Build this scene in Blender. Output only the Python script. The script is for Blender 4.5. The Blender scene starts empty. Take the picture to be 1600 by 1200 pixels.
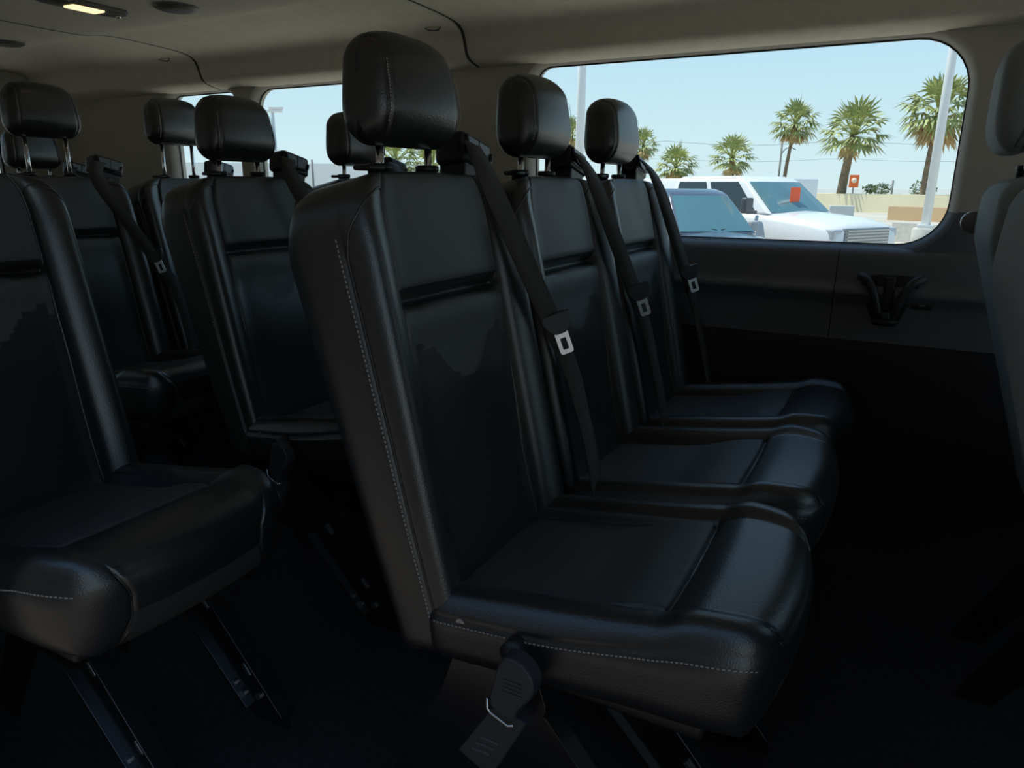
import bpy, bmesh, math, random
from mathutils import Vector, Matrix
random.seed(7)
C = bpy.context.scene
COL = C.collection
R = math.radians

# ------------------------------------------------------------------ camera
# metres; x = towards the nose of the van, y = towards its far side, z = up, van floor at z 0
F_PX, PITCH, YAW, ROLL, EYE = 1109.0, math.atan(310 / 1109.0), R(28.3), R(0.35), 1.05
cd = bpy.data.cameras.new('camera')
cd.sensor_width = 36.0
cd.lens = 36.0 * F_PX / 1600
cd.clip_start = 0.02
cd.clip_end = 2000
cam = bpy.data.objects.new('camera', cd)
COL.objects.link(cam)
fw = Vector((-math.sin(YAW) * math.cos(PITCH), math.cos(YAW) * math.cos(PITCH), -math.sin(PITCH)))
rt = Vector((math.cos(YAW), math.sin(YAW), 0))
up = rt.cross(fw)
r2 = rt * math.cos(ROLL) + up * math.sin(ROLL)
u2 = -rt * math.sin(ROLL) + up * math.cos(ROLL)
M4 = Matrix((r2, u2, -fw)).transposed().to_4x4()
M4.translation = (0, 0, EYE)
cam.matrix_world = M4
C.camera = cam

# ------------------------------------------------------------------ sky, sun, exposure
C.view_settings.view_transform = 'Standard'
C.view_settings.look = 'None'
C.view_settings.exposure = 0.14
C.view_settings.gamma = 1.0
C.view_settings.use_curve_mapping = False
C.cycles.use_denoising = True
C.cycles.max_bounces = 10
C.cycles.transparent_max_bounces = 24
C.cycles.sample_clamp_indirect = 6.0
C.cycles.blur_glossy = 0.5

w = bpy.data.worlds.new('world')
C.world = w
w.use_nodes = True
nt = w.node_tree
bg = nt.nodes['Background']
tc = nt.nodes.new('ShaderNodeTexCoord')
sep = nt.nodes.new('ShaderNodeSeparateXYZ')
nt.links.new(tc.outputs['Generated'], sep.inputs[0])
ramp = nt.nodes.new('ShaderNodeValToRGB')
nt.links.new(sep.outputs['Z'], ramp.inputs[0])
e = ramp.color_ramp.elements
e[0].position = 0.0
e[0].color = (0.66, 0.78, 0.80, 1)
e[1].position = 1.0
e[1].color = (0.14, 0.28, 0.52, 1)
for pos, c_ in ((0.06, (0.61, 0.77, 0.83, 1)), (0.22, (0.44, 0.66, 0.83, 1)), (0.5, (0.27, 0.46, 0.70, 1))):
    q = e.new(pos)
    q.color = c_
nt.links.new(ramp.outputs[0], bg.inputs[0])
bg.inputs[1].default_value = 1.10

sd = bpy.data.lights.new('sun', 'SUN')
sd.energy = 4.6
sd.angle = R(0.6)
sd.color = (1.0, 0.95, 0.86)
sun = bpy.data.objects.new('sun', sd)
COL.objects.link(sun)
# high sun behind the van
sv = Vector((-0.40, -0.06, 0.88)).normalized()
sun.rotation_euler = sv.to_track_quat('Z', 'Y').to_euler()
sun.location = (20, -5, 40)

# ------------------------------------------------------------------ materials
MATS = {}


def mat(name, color, rough=0.5, metal=0.0, spec=0.5, bump=0.0, scale=200.0, vary=0.0, vscale=8.0, kind='noise', emit=None, coat=0.0, detail=3.0):
    if name in MATS:
        return MATS[name]
    m = bpy.data.materials.new(name)
    m.use_nodes = True
    t = m.node_tree
    b = t.nodes['Principled BSDF']
    b.inputs['Base Color'].default_value = (*color, 1)
    b.inputs['Roughness'].default_value = rough
    b.inputs['Metallic'].default_value = metal
    b.inputs['Specular IOR Level'].default_value = spec
    b.inputs['Coat Weight'].default_value = coat
    co = t.nodes.new('ShaderNodeTexCoord')
    if vary > 0:
        n = t.nodes.new('ShaderNodeTexNoise')
        n.inputs['Scale'].default_value = vscale
        n.inputs['Detail'].default_value = 4
        t.links.new(co.outputs['Object'], n.inputs['Vector'])
        cr = t.nodes.new('ShaderNodeValToRGB')
        cr.color_ramp.elements[0].position = 0.3
        cr.color_ramp.elements[1].position = 0.7
        cr.color_ramp.elements[0].color = (*[c * (1 - vary) for c in color], 1)
        cr.color_ramp.elements[1].color = (*[min(1, c * (1 + vary)) for c in color], 1)
        t.links.new(n.outputs['Fac'], cr.inputs[0])
        t.links.new(cr.outputs[0], b.inputs['Base Color'])
    if bump > 0:
        if kind == 'voronoi':
            v = t.nodes.new('ShaderNodeTexVoronoi')
            out = v.outputs['Distance']
        else:
            v = t.nodes.new('ShaderNodeTexNoise')
            v.inputs['Detail'].default_value = detail
            out = v.outputs['Fac']
        v.inputs['Scale'].default_value = scale
        t.links.new(co.outputs['Object'], v.inputs['Vector'])
        bp = t.nodes.new('ShaderNodeBump')
        bp.inputs['Strength'].default_value = bump
        bp.inputs['Distance'].default_value = 0.001
        t.links.new(out, bp.inputs['Height'])
        t.links.new(bp.outputs[0], b.inputs['Normal'])
    if emit:
        b.inputs['Emission Color'].default_value = (*emit[0], 1)
        b.inputs['Emission Strength'].default_value = emit[1]
    MATS[name] = m
    return m


def glass_mat(name, tint, gloss=0.06):
    m = bpy.data.materials.new(name)
    m.use_nodes = True
    t = m.node_tree
    t.nodes.clear()
    o = t.nodes.new('ShaderNodeOutputMaterial')
    tr = t.nodes.new('ShaderNodeBsdfTransparent')
    tr.inputs[0].default_value = (*tint, 1)
    gl = t.nodes.new('ShaderNodeBsdfGlossy')
    gl.inputs['Roughness'].default_value = 0.02
    mx = t.nodes.new('ShaderNodeMixShader')
    fr = t.nodes.new('ShaderNodeLayerWeight')
    fr.inputs[0].default_value = 0.5
    pw = t.nodes.new('ShaderNodeMath')
    pw.operation = 'POWER'
    pw.inputs[1].default_value = 5.0
    ma = t.nodes.new('ShaderNodeMath')
    ma.operation = 'MULTIPLY_ADD'
    ma.inputs[1].default_value = 0.6
    ma.inputs[2].default_value = 0.02
    t.links.new(fr.outputs['Facing'], pw.inputs[0])
    t.links.new(pw.outputs[0], ma.inputs[0])
    t.links.new(ma.outputs[0], mx.inputs[0])
    t.links.new(tr.outputs[0], mx.inputs[1])
    t.links.new(gl.outputs[0], mx.inputs[2])
    t.links.new(mx.outputs[0], o.inputs[0])
    MATS[name] = m
    return m


LEATHER = mat('black_leather', (0.013, 0.013, 0.014), 0.36, spec=1.0, bump=0.22, scale=420, kind='voronoi')
LEATHER_F = mat('black_perforated_leather', (0.032, 0.035, 0.037), 0.56, spec=1.0, bump=0.25, scale=650, kind='voronoi')
THREAD = mat('grey_thread', (0.34, 0.31, 0.29), 0.7)
CHROME = mat('chrome', (0.80, 0.80, 0.82), 0.12, metal=1.0)
STEELB = mat('black_painted_steel', (0.012, 0.012, 0.013), 0.22, spec=0.9)
PLAST = mat('black_plastic', (0.014, 0.014, 0.015), 0.45, bump=0.15, scale=900)
PLASTG = mat('charcoal_plastic', (0.035, 0.037, 0.042), 0.42, bump=0.15, scale=900)
WEB = mat('belt_webbing', (0.050, 0.047, 0.046), 0.75, bump=0.6, scale=700)
REDB = mat('red_button', (0.55, 0.03, 0.02), 0.4)
BACKP = mat('seat_back_shell', (0.02, 0.02, 0.021), 0.6, bump=0.2, scale=600)
HEADL = mat('headliner_cloth', (0.78, 0.71, 0.60), 0.95, spec=0.1, bump=0.4, scale=900, vary=0.04, vscale=30)
PILLAR = mat('beige_pillar_trim', (0.50, 0.465, 0.41), 0.65, spec=0.3, bump=0.3, scale=700)
TRIMD = mat('dark_side_trim', (0.125, 0.128, 0.142), 0.5, spec=0.4, bump=0.3, scale=700)
TRIMK = mat('black_kick_trim', (0.026, 0.024, 0.028), 0.8, spec=0.2, bump=0.5, scale=500)
FLOORM = mat('dark_floor_covering', (0.030, 0.028, 0.031), 0.85, spec=0.2, bump=0.8, scale=260, vary=0.3, vscale=60)
SEALM = mat('black_window_seal', (0.008, 0.008, 0.008), 0.5)
GLASS = glass_mat('window_glass', (0.93, 0.97, 0.97))
LAMPG = mat('warm_lamp_lens', (0.9, 0.8, 0.6), 0.3, emit=((1.0, 0.72, 0.40), 1.3))
WHITEP = mat('white_car_paint', (0.80, 0.80, 0.80), 0.3, coat=0.6)
SLATEP = mat('slate_blue_car_paint', (0.075, 0.10, 0.15), 0.28, coat=0.8)
CARG = mat('dark_car_glass', (0.02, 0.03, 0.035), 0.05, spec=1.0)
CARW = mat('windscreen_glass', (0.09, 0.20, 0.23), 0.05, spec=1.0)
RUBBER = mat('black_rubber', (0.015, 0.015, 0.015), 0.8)
POLEW = mat('white_painted_pole', (0.74, 0.75, 0.75), 0.4)
CONC = mat('pale_concrete', (0.52, 0.50, 0.46), 0.9, bump=0.4, scale=20, vary=0.1)
ASPH = mat('sunlit_lot_surface', (0.52, 0.48, 0.41), 0.95, vary=0.12, vscale=0.3)
CREAM = mat('cream_wall', (0.74, 0.66, 0.47), 0.9, vary=0.06, vscale=0.4)
TAN = mat('tan_wall', (0.56, 0.38, 0.22), 0.9, vary=0.08, vscale=0.6)
WHITEB = mat('white_building_wall', (0.80, 0.80, 0.78), 0.9)
FROND = mat('palm_frond', (0.33, 0.36, 0.13), 0.75, vary=0.45, vscale=1.1)
DRYF = mat('dry_palm_frond', (0.50, 0.36, 0.17), 0.8, vary=0.3, vscale=1.5)
TRUNK = mat('palm_trunk', (0.20, 0.15, 0.10), 0.9, bump=1.0, scale=9, vary=0.3, vscale=5)
BUSHM = mat('far_bush', (0.10, 0.14, 0.06), 0.9, vary=0.3, vscale=2)
ORANGE = mat('orange_sign', (0.85, 0.16, 0.03), 0.5)
REDT = mat('red_hang_tag', (0.90, 0.11, 0.03), 0.5, emit=None)
POLEG = mat('weathered_pole', (0.22, 0.21, 0.20), 0.8)
DRIVERF = mat('grey_seat_fabric', (0.22, 0.235, 0.24), 0.75, spec=0.3, bump=0.8, scale=500)


# ------------------------------------------------------------------ helpers
def link(name, bm, m, parent=None, smooth=True, loc=None):
    me = bpy.data.meshes.new(name)
    bm.normal_update()
    bm.to_mesh(me)
    bm.free()
    for mm in (m if isinstance(m, (list, tuple)) else [m]):
        me.materials.append(mm)
    if smooth:
        for p in me.polygons:
            p.use_smooth = True
    o = bpy.data.objects.new(name, me)
    COL.objects.link(o)
    if parent:
        o.parent = parent
    if loc:
        o.location = loc
    return o


def tag(o, label=None, cat=None, group=None, kind=None):
    if label: o['label'] = label
    if cat: o['category'] = cat
    if group: o['group'] = group
    if kind: o['kind'] = kind
    return o


def empty(name, loc, label, cat, group=None, rz=0.0):
    o = bpy.data.objects.new(name, None)
    COL.objects.link(o)
    o.empty_display_size = 0.1
    o.location = loc
    o.rotation_euler = (0, 0, rz)
    return tag(o, label, cat, group)


def struct(o):
    o['kind'] = 'structure'
    return o


def copy_tree(o, parent=None):
    c = o.copy()
    COL.objects.link(c)
    c.parent = parent
    for ch in list(o.children):
        copy_tree(ch, c)
    return c


def box(bm, lo, hi, mtx=None, bevel=0.0, seg=2, mi=0):
    vs = [bm.verts.new((x, y, z)) for x in (lo[0], hi[0]) for y in (lo[1], hi[1]) for z in (lo[2], hi[2])]
    idx = [(0, 1, 3, 2), (4, 6, 7, 5), (0, 4, 5, 1), (2, 3, 7, 6), (0, 2, 6, 4), (1, 5, 7, 3)]
    fs = [bm.faces.new([vs[i] for i in f]) for f in idx]
    for f in fs:
        f.material_index = mi
    if bevel > 0:
        ed = list({e_ for f in fs for e_ in f.edges})
        r = bmesh.ops.bevel(bm, geom=ed, offset=bevel, segments=seg, affect='EDGES', profile=0.5)
        vs = list({v for f in r['faces'] for v in f.verts} | {v for v in vs if v.is_valid})
    if mtx is not None:
        bmesh.ops.transform(bm, matrix=mtx, verts=vs)
    return vs


def tube(bm, pts, rad, seg=10, cap=True):
    pts = [Vector(p) for p in pts]
    rads = rad if isinstance(rad, (list, tuple)) else [rad] * len(pts)
    rings = []
    prev = None
    for i, p in enumerate(pts):
        a = pts[max(0, i - 1)]
        b = pts[min(len(pts) - 1, i + 1)]
        d = (b - a).normalized()
        if prev is None:
            n = d.orthogonal().normalized()
        else:
            n = (prev - d * prev.dot(d)).normalized()
        prev = n
        bn = d.cross(n)
        rings.append([bm.verts.new(p + (n * math.cos(k * 2 * math.pi / seg) + bn * math.sin(k * 2 * math.pi / seg)) * rads[i]) for k in range(seg)])
    for i in range(len(rings) - 1):
        for k in range(seg):
            bm.faces.new((rings[i][k], rings[i][(k + 1) % seg], rings[i + 1][(k + 1) % seg], rings[i + 1][k]))
    if cap:
        bm.faces.new(rings[0][::-1])
        bm.faces.new(rings[-1])
    return [v for r in rings for v in r]


def prism(bm, poly, axis, a, b, bevel=0.0, seg=2):
    """extrude a 2-D polygon along an axis: 'y' -> poly is (x,z); 'x' -> (y,z); 'z' -> (x,y)"""
    def P(u, v, t):
        return {'y': (u, t, v), 'x': (t, u, v), 'z': (u, v, t)}[axis]
    va = [bm.verts.new(P(u, v, a)) for u, v in poly]
    vb = [bm.verts.new(P(u, v, b)) for u, v in poly]
    n = len(poly)
    fs = [bm.faces.new(va), bm.faces.new(vb[::-1])]
    for i in range(n):
        fs.append(bm.faces.new((va[i], vb[i], vb[(i + 1) % n], va[(i + 1) % n])))
    bmesh.ops.recalc_face_normals(bm, faces=fs)
    vs = va + vb
    if bevel > 0:
        ed = list(set(fs[0].edges) | set(fs[1].edges))
        r = bmesh.ops.bevel(bm, geom=ed, offset=bevel, segments=seg, affect='EDGES', profile=0.5)
        vs = list({v for f in r['faces'] for v in f.verts} | {v for v in vs if v.is_valid})
    return vs


def smoothp(poly, it=2, closed=True):
    """Chaikin corner cutting"""
    for _ in range(it):
        out = []
        n = len(poly)
        rng = range(n) if closed else range(n - 1)
        if not closed:
            out.append(poly[0])
        for i in rng:
            a, b = poly[i], poly[(i + 1) % n]
            out.append(tuple(0.75 * x + 0.25 * y for x, y in zip(a, b)))
            out.append(tuple(0.25 * x + 0.75 * y for x, y in zip(a, b)))
        if not closed:
            out.append(poly[-1])
        poly = out
    return poly


def arr(lo, hi, step, keys=(), offs=(0, .0016, .0034, .006)):
    n = max(2, int(round((hi - lo) / step)))
    s = {round(lo + (hi - lo) * i / n, 5) for i in range(n + 1)}
    for k in keys:
        s = {v for v in s if abs(v - k) > 0.0075 or v in (round(lo, 5), round(hi, 5))}
        for o in offs:
            for sg in (-1, 1):
                s.add(round(k + sg * o, 5))
    return sorted(v for v in s if lo - 1e-6 <= v <= hi + 1e-6)


def grid_box(xs, ys, zs, rad, fn, sub=None):
    """surface of a box on the given grid lines, edges rounded with radius rad, then every point moved by fn(p, n)"""
    bm = bmesh.new()
    lo = (xs[0], ys[0], zs[0])
    hi = (xs[-1], ys[-1], zs[-1])
    cache = {}

    def V(i, j, k):
        key = (i, j, k)
        if key not in cache:
            p = Vector((xs[i], ys[j], zs[k]))
            q = Vector([min(max(p[a], lo[a] + rad), hi[a] - rad) for a in range(3)])
            n = (p - q)
            if n.length > 1e-9:
                n.normalize()
            cache[key] = bm.verts.new(fn(q + n * rad, n))
        return cache[key]
    nx, ny, nz = len(xs) - 1, len(ys) - 1, len(zs) - 1
    for j in range(ny):
        for k in range(nz):
            bm.faces.new((V(0, j, k), V(0, j, k + 1), V(0, j + 1, k + 1), V(0, j + 1, k)))
            bm.faces.new((V(nx, j, k), V(nx, j + 1, k), V(nx, j + 1, k + 1), V(nx, j, k + 1)))
    for i in range(nx):
        for k in range(nz):
            bm.faces.new((V(i, 0, k), V(i + 1, 0, k), V(i + 1, 0, k + 1), V(i, 0, k + 1)))
            bm.faces.new((V(i, ny, k), V(i, ny, k + 1), V(i + 1, ny, k + 1), V(i + 1, ny, k)))
    for i in range(nx):
        for j in range(ny):
            bm.faces.new((V(i, j, 0), V(i, j + 1, 0), V(i + 1, j + 1, 0), V(i + 1, j, 0)))
            bm.faces.new((V(i, j, nz), V(i + 1, j, nz), V(i + 1, j + 1, nz), V(i, j + 1, nz)))
    return bm


def G(x, s):
    return math.exp(-(x / s) ** 2)


def S(a, b, x):
    t = min(1, max(0, (x - a) / (b - a)))
    return t * t * (3 - 2 * t)


# ------------------------------------------------------------------ the van body (setting)
YL, YR, YC = 2.22, 0.41, 1.315      # inner faces of the far and near side walls, centre line
XR, XF = -3.80, 2.10                # rear doors, windscreen
ZW = 0.90                           # top of the dark side trim


def rrect(x0, x1, z0, z1, rs, n=8):
    """rounded rectangle, radii bottom-left, bottom-right, top-right, top-left"""
    out = []
    cs = [((x0, z0), rs[0], 180), ((x1, z0), rs[1], 270), ((x1, z1), rs[2], 0), ((x0, z1), rs[3], 90)]
    for (cx, cz), r, a0 in cs:
        ox = cx + (r if cx == x0 else -r)
        oz = cz + (r if cz == z0 else -r)
        for k in range(n + 1):
            a = R(a0 + 90 * k / n)
            out.append((ox + r * math.cos(a), oz + r * math.sin(a)))
    return out


def wall_with_holes(outer, holes, plane, val, flip=False):
    """flat sheet at y=val or x=val with holes; returns bmesh"""
    bm = bmesh.new()

    def P(u, v):
        return (u, val, v) if plane == 'y' else (val, u, v)
    eds = []
    for loop in [outer] + holes:
        vs = [bm.verts.new(P(*p)) for p in loop]
        for i in range(len(vs)):
            eds.append(bm.edges.new((vs[i], vs[(i + 1) % len(vs)])))
    bmesh.ops.triangle_fill(bm, use_beauty=True, use_dissolve=False, edges=eds)
    return bm


def ring(bm, loops, planes, plane='y', close=False):
    """skin between successive same-length loops"""
    def P(u, v, t):
        return (u, t, v) if plane == 'y' else (t, u, v)
    L = [[bm.verts.new(P(u, v, t)) for u, v in lp] for lp, t in zip(loops, planes)]
    for a, b in zip(L[:-1], L[1:]):
        n = len(a)
        for i in range(n):
            bm.faces.new((a[i], a[(i + 1) % n], b[(i + 1) % n], b[i]))
    return L


def inset(x0, x1, z0, z1, rs, d):
    return rrect(x0 - d, x1 + d, z0 - d, z1 + d, [r + d for r in rs])


WINS_L = [(-1.125, 0.098, 0.899, 1.421, (.06, .115, .13, .05)),
          (-2.41, -1.47, 0.899, 1.421, (.09, .06, .05, .08)),
          (-2.93, -2.52, 0.899, 1.421, (.08, .08, .06, .05)),
          (0.42, 1.55, 0.90, 1.421, (.05, .05, .20, .06))]
WINS_R = [(-1.95, -1.22, 0.899, 1.421, (.08, .08, .06, .06)),
          (-2.93, -2.05, 0.899, 1.421, (.08, .08, .06, .06)),
          (0.80, 1.60, 0.90, 1.421, (.05, .05, .20, .06))]
wn = 0


def side_wall(name, y, wins, out, zlow, extra_holes=(), x0=XR, x1=XF):
    """out = +1 when outside is +y"""
    global wn
    holes = [inset(a, b, c, d, rs, .022) for a, b, c, d, rs in wins]
    bm = wall_with_holes([(x0, zlow), (x1, zlow), (x1, 1.436), (x0, 1.436)], holes, 'y', y)
    bm2 = bmesh.new()
    for wdef in wins:
        lps = [inset(*wdef, d) for d in (.022, .016, .006, .0015)]
        ring(bm, lps, [y, y + out * .004, y + out * .018, y + out * .036], 'y')
    # outer skin so the wall has thickness
    holes2 = [inset(*wd, .0015) for wd in wins]
    b2 = wall_with_holes([(x0, zlow), (x1, zlow), (x1, 1.56), (x0, 1.56)], holes2, 'y', y + out * .060)
    me = bpy.data.meshes.new('t')
    b2.to_mesh(me)
    b2.free()
    bm.from_mesh(me)
    for wd in wins:
        ring(bm, [inset(*wd, .0015)] * 2, [y + out * .036, y + out * .060], 'y')
    o = struct(link(name, bm, [PILLAR, TRIMD], smooth=False))
    for p in o.data.polygons:
        c_ = p.center
        if c_.z < .986 and abs(p.normal.y) < .98 and abs(c_.y - y) < .04:
            p.material_index = 1
        p.use_smooth = abs(p.normal.y) < 0.98
    for wd in wins:
        wn += 1
        g = bmesh.new()
        lp = inset(*wd, 0.001)
        lq = inset(*wd, -.0022)
        ring(g, [lp, lq, lq, lp], [y + out * .0362, y + out * .0362, y + out * .0418, y + out * .0418], 'y')
        win = struct(link('window_%d' % wn, g, SEALM, smooth=False))
        g = bmesh.new()
        prism(g, inset(*wd, -.003), 'y', y + out * .037, y + out * .041)
        link('pane', g, GLASS, win, smooth=False)
    return o


side_wall('wall_left', YL, WINS_L, 1, 0.84)
# near side: the sliding door stands open between x -0.80 and 0.66
side_wall('wall_right', YR, WINS_R[:2], -1, 0.0, x0=XR, x1=-1.12)
side_wall('wall_right_front', YR, WINS_R[2:], -1, 0.0, x0=0.70, x1=XF)
bm = bmesh.new()
box(bm, (-1.13, YR - .06, 1.40), (0.71, YR, 1.56))
struct(link('trim_4', bm, PILLAR, smooth=False))


def profile_x(name, prof, xs, m, disp=None, smooth=True, thick=0.02, kind=True):
    bm = bmesh.new()
    rows = []
    for x in xs:
        rows.append([bm.verts.new((x, y, z + (disp(x, y) if disp else 0))) for y, z in prof])
    for a, b in zip(rows[:-1], rows[1:]):
        for i in range(len(prof) - 1):
            bm.faces.new((a[i], b[i], b[i + 1], a[i + 1]))
    o = link(name, bm, m, smooth=smooth)
    if thick:
        md = o.modifiers.new('solid', 'SOLIDIFY')
        md.thickness = thick
        md.offset = 0
    if kind:
        struct(o)
    return o


# dark lower side trim with the moulded ledge, split at a vertical joint
def low_prof(jx):
    return smoothp([(2.262, .893), (2.228, .892), (2.206, .878), (2.200, .86), (2.192, .80), (2.184, .787), (2.176, .781), (2.171, .771), (2.176, .760), (2.190, .74), (2.194, .70), (2.194, .632)], 1, closed=False)


JX = -0.150
xs1 = [XR, -3, -2, -1, JX - .02, JX - .004, JX]
xs2 = [JX, JX + .004, JX + .02, .3, .6, 1, XF]
for nm, xs_ in (('trim_1', xs1), ('trim_2', xs2)):
    profile_x(nm, low_prof(0), xs_, TRIMD, disp=lambda x, y: 0, thick=0.0)
bm = bmesh.new()   # seal in the vertical joint
tube(bm, [(JX, y + .0006, z) for y, z in low_prof(0)[3:]], .0017, 6)
struct(link('trim_5', bm, SEALM))
# raised dark surround that wraps up the rear edge of the front pillar below the window corner
bm = bmesh.new()
poly = [(-.017 + .137 * math.cos(R(a_)), 1.014 + .137 * math.sin(R(a_))) for a_ in range(-90, -9, 8)] + [(.60, .986), (.60, .874), (-.017, .874)]
prism(bm, poly, 'y', YL - .004, YL + .004)
struct(link('trim_3', bm, TRIMD, smooth=False))
# kick panel under the trim and the wheel arch shelf
kp = [(2.194, .634), (2.182, .626), (2.168, .60), (2.160, .40), (2.155, .12), (2.12, .03), (2.08, 0)]
profile_x('trim_6', smoothp(kp, 1, False), [XR, -2, 0, XF], TRIMK, thick=0.0)
bm = bmesh.new()
box(bm, (XR, 2.285, 0.0), (XF, 2.31, 0.872))
struct(link('wall_left_lower', bm, TRIMK, smooth=False))

# floor
bm = bmesh.new()
box(bm, (XR, YR - .06, -.06), (XF, 2.28, 0.0))
struct(link('floor', bm, FLOORM, smooth=False))
bm = bmesh.new()   # the step in the door opening
box(bm, (-1.10, .02, -.34), (.68, YR - .06, -.30), bevel=.004)
box(bm, (-1.10, YR - .075, -.34), (.68, YR - .055, -.06))
struct(link('trim_7', bm, TRIMK, smooth=False))

# ceiling: moulded headliner, mirrored about the centre line, grooves at the panel joints
half = [(2.262, 1.428), (2.215, 1.429), (2.165, 1.441), (2.146, 1.453), (2.138, 1.475), (2.130, 1.500), (2.118, 1.524), (2.085, 1.541), (2.02, 1.549), (1.90, 1.554), (1.78, 1.557), (1.73, 1.553), (1.67, 1.542), (1.60, 1.540), (1.45, 1.541), (1.315, 1.542)]
half = smoothp(half, 1, closed=False)
prof = half + [(2 * YC - y, z) for y, z in half[::-1][1:]]
prof = [(y, z) for y, z in prof if y > YR - .05]
JO = (-2.60, -1.33)
xs_ = sorted(set([XR, -3.4, -3.0, -2.3, -2.0, -1.7, -1.0, -.5, 0, .5, 1, 1.5, XF] + [j + d for j in JO for d in (-.03, -.008, -.005, -.0025, 0, .0025, .005, .008, .03)]))


def groove(x, y):
    return sum(.012 * G(x - j, .006) for j in JO)


for k_, j_ in enumerate(JO):
    bm = bmesh.new()
    tube(bm, [(j_, y, z + .006) for y, z in prof], .0045, 8)
    struct(link('trim_%d' % (8 + k_), bm, mat('dark_joint_seal', (.05, .045, .04), .8)))
ceil = profile_x('ceiling', prof, xs_, HEADL, disp=groove, thick=0.0)
bm = bmesh.new()
box(bm, (XR - .03, YR - .10, 1.575), (XF, 2.33, 1.60))
struct(link('ceiling_outer', bm, WHITEP, smooth=False))

# rear wall with the two door windows, front wall with windscreen
bm = wall_with_holes([(YR - .06, 0), (2.28, 0), (2.28, 1.58), (YR - .06, 1.58)],
                     [rrect(1.40, 1.95, .90, 1.40, (.05, .08, .08, .05)), rrect(.68, 1.23, .90, 1.40, (.08, .05, .05, .08))], 'x', XR)
o = struct(link('wall_rear', bm, PILLAR, smooth=False))
md = o.modifiers.new('s', 'SOLIDIFY'); md.thickness = .04; md.offset = 0
for a, b in ((1.40, 1.95), (.68, 1.23)):
    wn += 1
    g = bmesh.new()
    lp, lq = rrect(a, b, .90, 1.40, (.06,) * 4), rrect(a + .01, b - .01, .91, 1.39, (.05,) * 4)
    ring(g, [lp, lq, lq, lp, lp], [XR - .012, XR - .012, XR + .012, XR + .012, XR - .012], 'x')
    win = struct(link('window_%d' % wn, g, SEALM, smooth=False))
    g = bmesh.new()
    prism(g, rrect(a, b, .90, 1.40, (.06,) * 4), 'x', XR - .003, XR + .003)
    link('pane', g, GLASS, win, smooth=False)
bm = wall_with_holes([(YR - .06, 0), (2.28, 0), (2.28, 1.58), (YR - .06, 1.58)], [rrect(.52, 2.11, .66, 1.46, (.10,) * 4)], 'x', XF)
o = struct(link('wall_front', bm, TRIMD, smooth=False))
md = o.modifiers.new('s', 'SOLIDIFY'); md.thickness = .04; md.offset = 0
wn += 1
g = bmesh.new()
prism(g, rrect(.50, 2.13, .64, 1.48, (.08,) * 4), 'x', XF + .002, XF + .008)
win = struct(link('window_%d' % wn, g, GLASS, smooth=False))


# ------------------------------------------------------------------ passenger seat
# seat frame: origin on the floor below the headrest posts; +x = the way the passenger faces
BW, BS0, BS1, BQ = 0.214, 0.0, 0.707, 0.120       # half width, bottom / top along the back, thickness
TILT = R(12.3)
BASE = Vector((0.110, 0, 0.362))
UPV = Vector((-math.sin(TILT), 0, math.cos(TILT)))
FWV = Vector((math.cos(TILT), 0, math.sin(TILT)))
CREASE = 0.519
PW = 0.142                                        # half width of the centre panel
SEAMQ = BQ - 0.036


def back_pt(q, y, s):
    """box coordinates (depth, side, height) -> seat coordinates"""
    rad = .030
    lo = (0, -BW, BS0); hi = (BQ, BW, BS1)
    p = Vector((q, y, s))
    c = Vector([min(max(p[a], lo[a] + rad), hi[a] - rad) for a in range(3)])
    n = p - c
    if n.length > 1e-9: n.normalize()
    return back_fn(c + n * rad, n)


def back_fn(p, n):
    q, y, s = p
    a = abs(y)
    sg = 1 if y >= 0 else -1
    wf = max(0, n.x) ** 1.5
    # front relief
    up_ = S(CREASE - .002, CREASE + .004, s)
    pan = 1 - S(PW - .004, PW + .004, a)
    d = 0.0
    bol = S(PW, PW + .030, a) * (1 - S(.185, .214, a))
    d -= (.010 * (1 - S(PW - .004, PW + .020, a)) + .024 * (1 - S(PW - .03, .205, a))) * S(0, .06, s) + .004
    d += pan * (.009 * up_ * (1 - (a / .15) ** 2 * .5) * S(CREASE, CREASE + .018, s) + .004 * (1 - (a / PW) ** 2) * (1 - up_) * S(0, .25, s))
    d += pan * .006 * (1 - up_) * G(s - (CREASE - .030), .03)
    d -= pan * .020 * G(s - CREASE, .008)
    d -= .010 * G(a - PW, .0036)
    d -= .010 * pan * G(s - .20, .12)
    q += wf * d
    # stitched seams on both flanks
    ws = abs(n.y) ** 2
    yy = y - sg * ws * .0045 * G(p.x - SEAMQ, .0030) * S(.64, .58, s)
    yy -= sg * ws * .006 * S(.05, 0.0, p.x) * 0
    # flank bulge
    yy += sg * ws * .006 * math.sin(max(0, min(1, p.x / SEAMQ)) * math.pi)
    # planform: round top corners, slightly narrower at the bottom
    rc = .085
    t = max(0, (s - (BS1 - rc)) / rc)
    w_ = 1 - (.050 / BW) * (1 - math.sqrt(max(0, 1 - min(1, t) ** 2)))
    w_ *= 1 - .02 * S(.25, 0, s)
    yy *= w_
    # thin towards the top, rear edge slopes
    t2 = S(BS1 - .12, BS1, s)
    q = q + (1 - q / BQ) * .030 * t2 - (q / BQ) * .010 * t2
    q -= .056 * (1 - p.x / BQ) * (s / .64)
    s2 = s - .010 * (a / BW) ** 4 * S(BS1 - .1, BS1, s)
    return BASE + FWV * q + UPV * s2 + Vector((0, yy, 0))


CX0, CX1, CW, CZ0, CH = 0.150, 0.658, 0.222, 0.372, 0.100
INX0, INX1, INW = 0.18, 0.500, 0.142
CSEAM = .62   # fraction of height of the side seam


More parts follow.
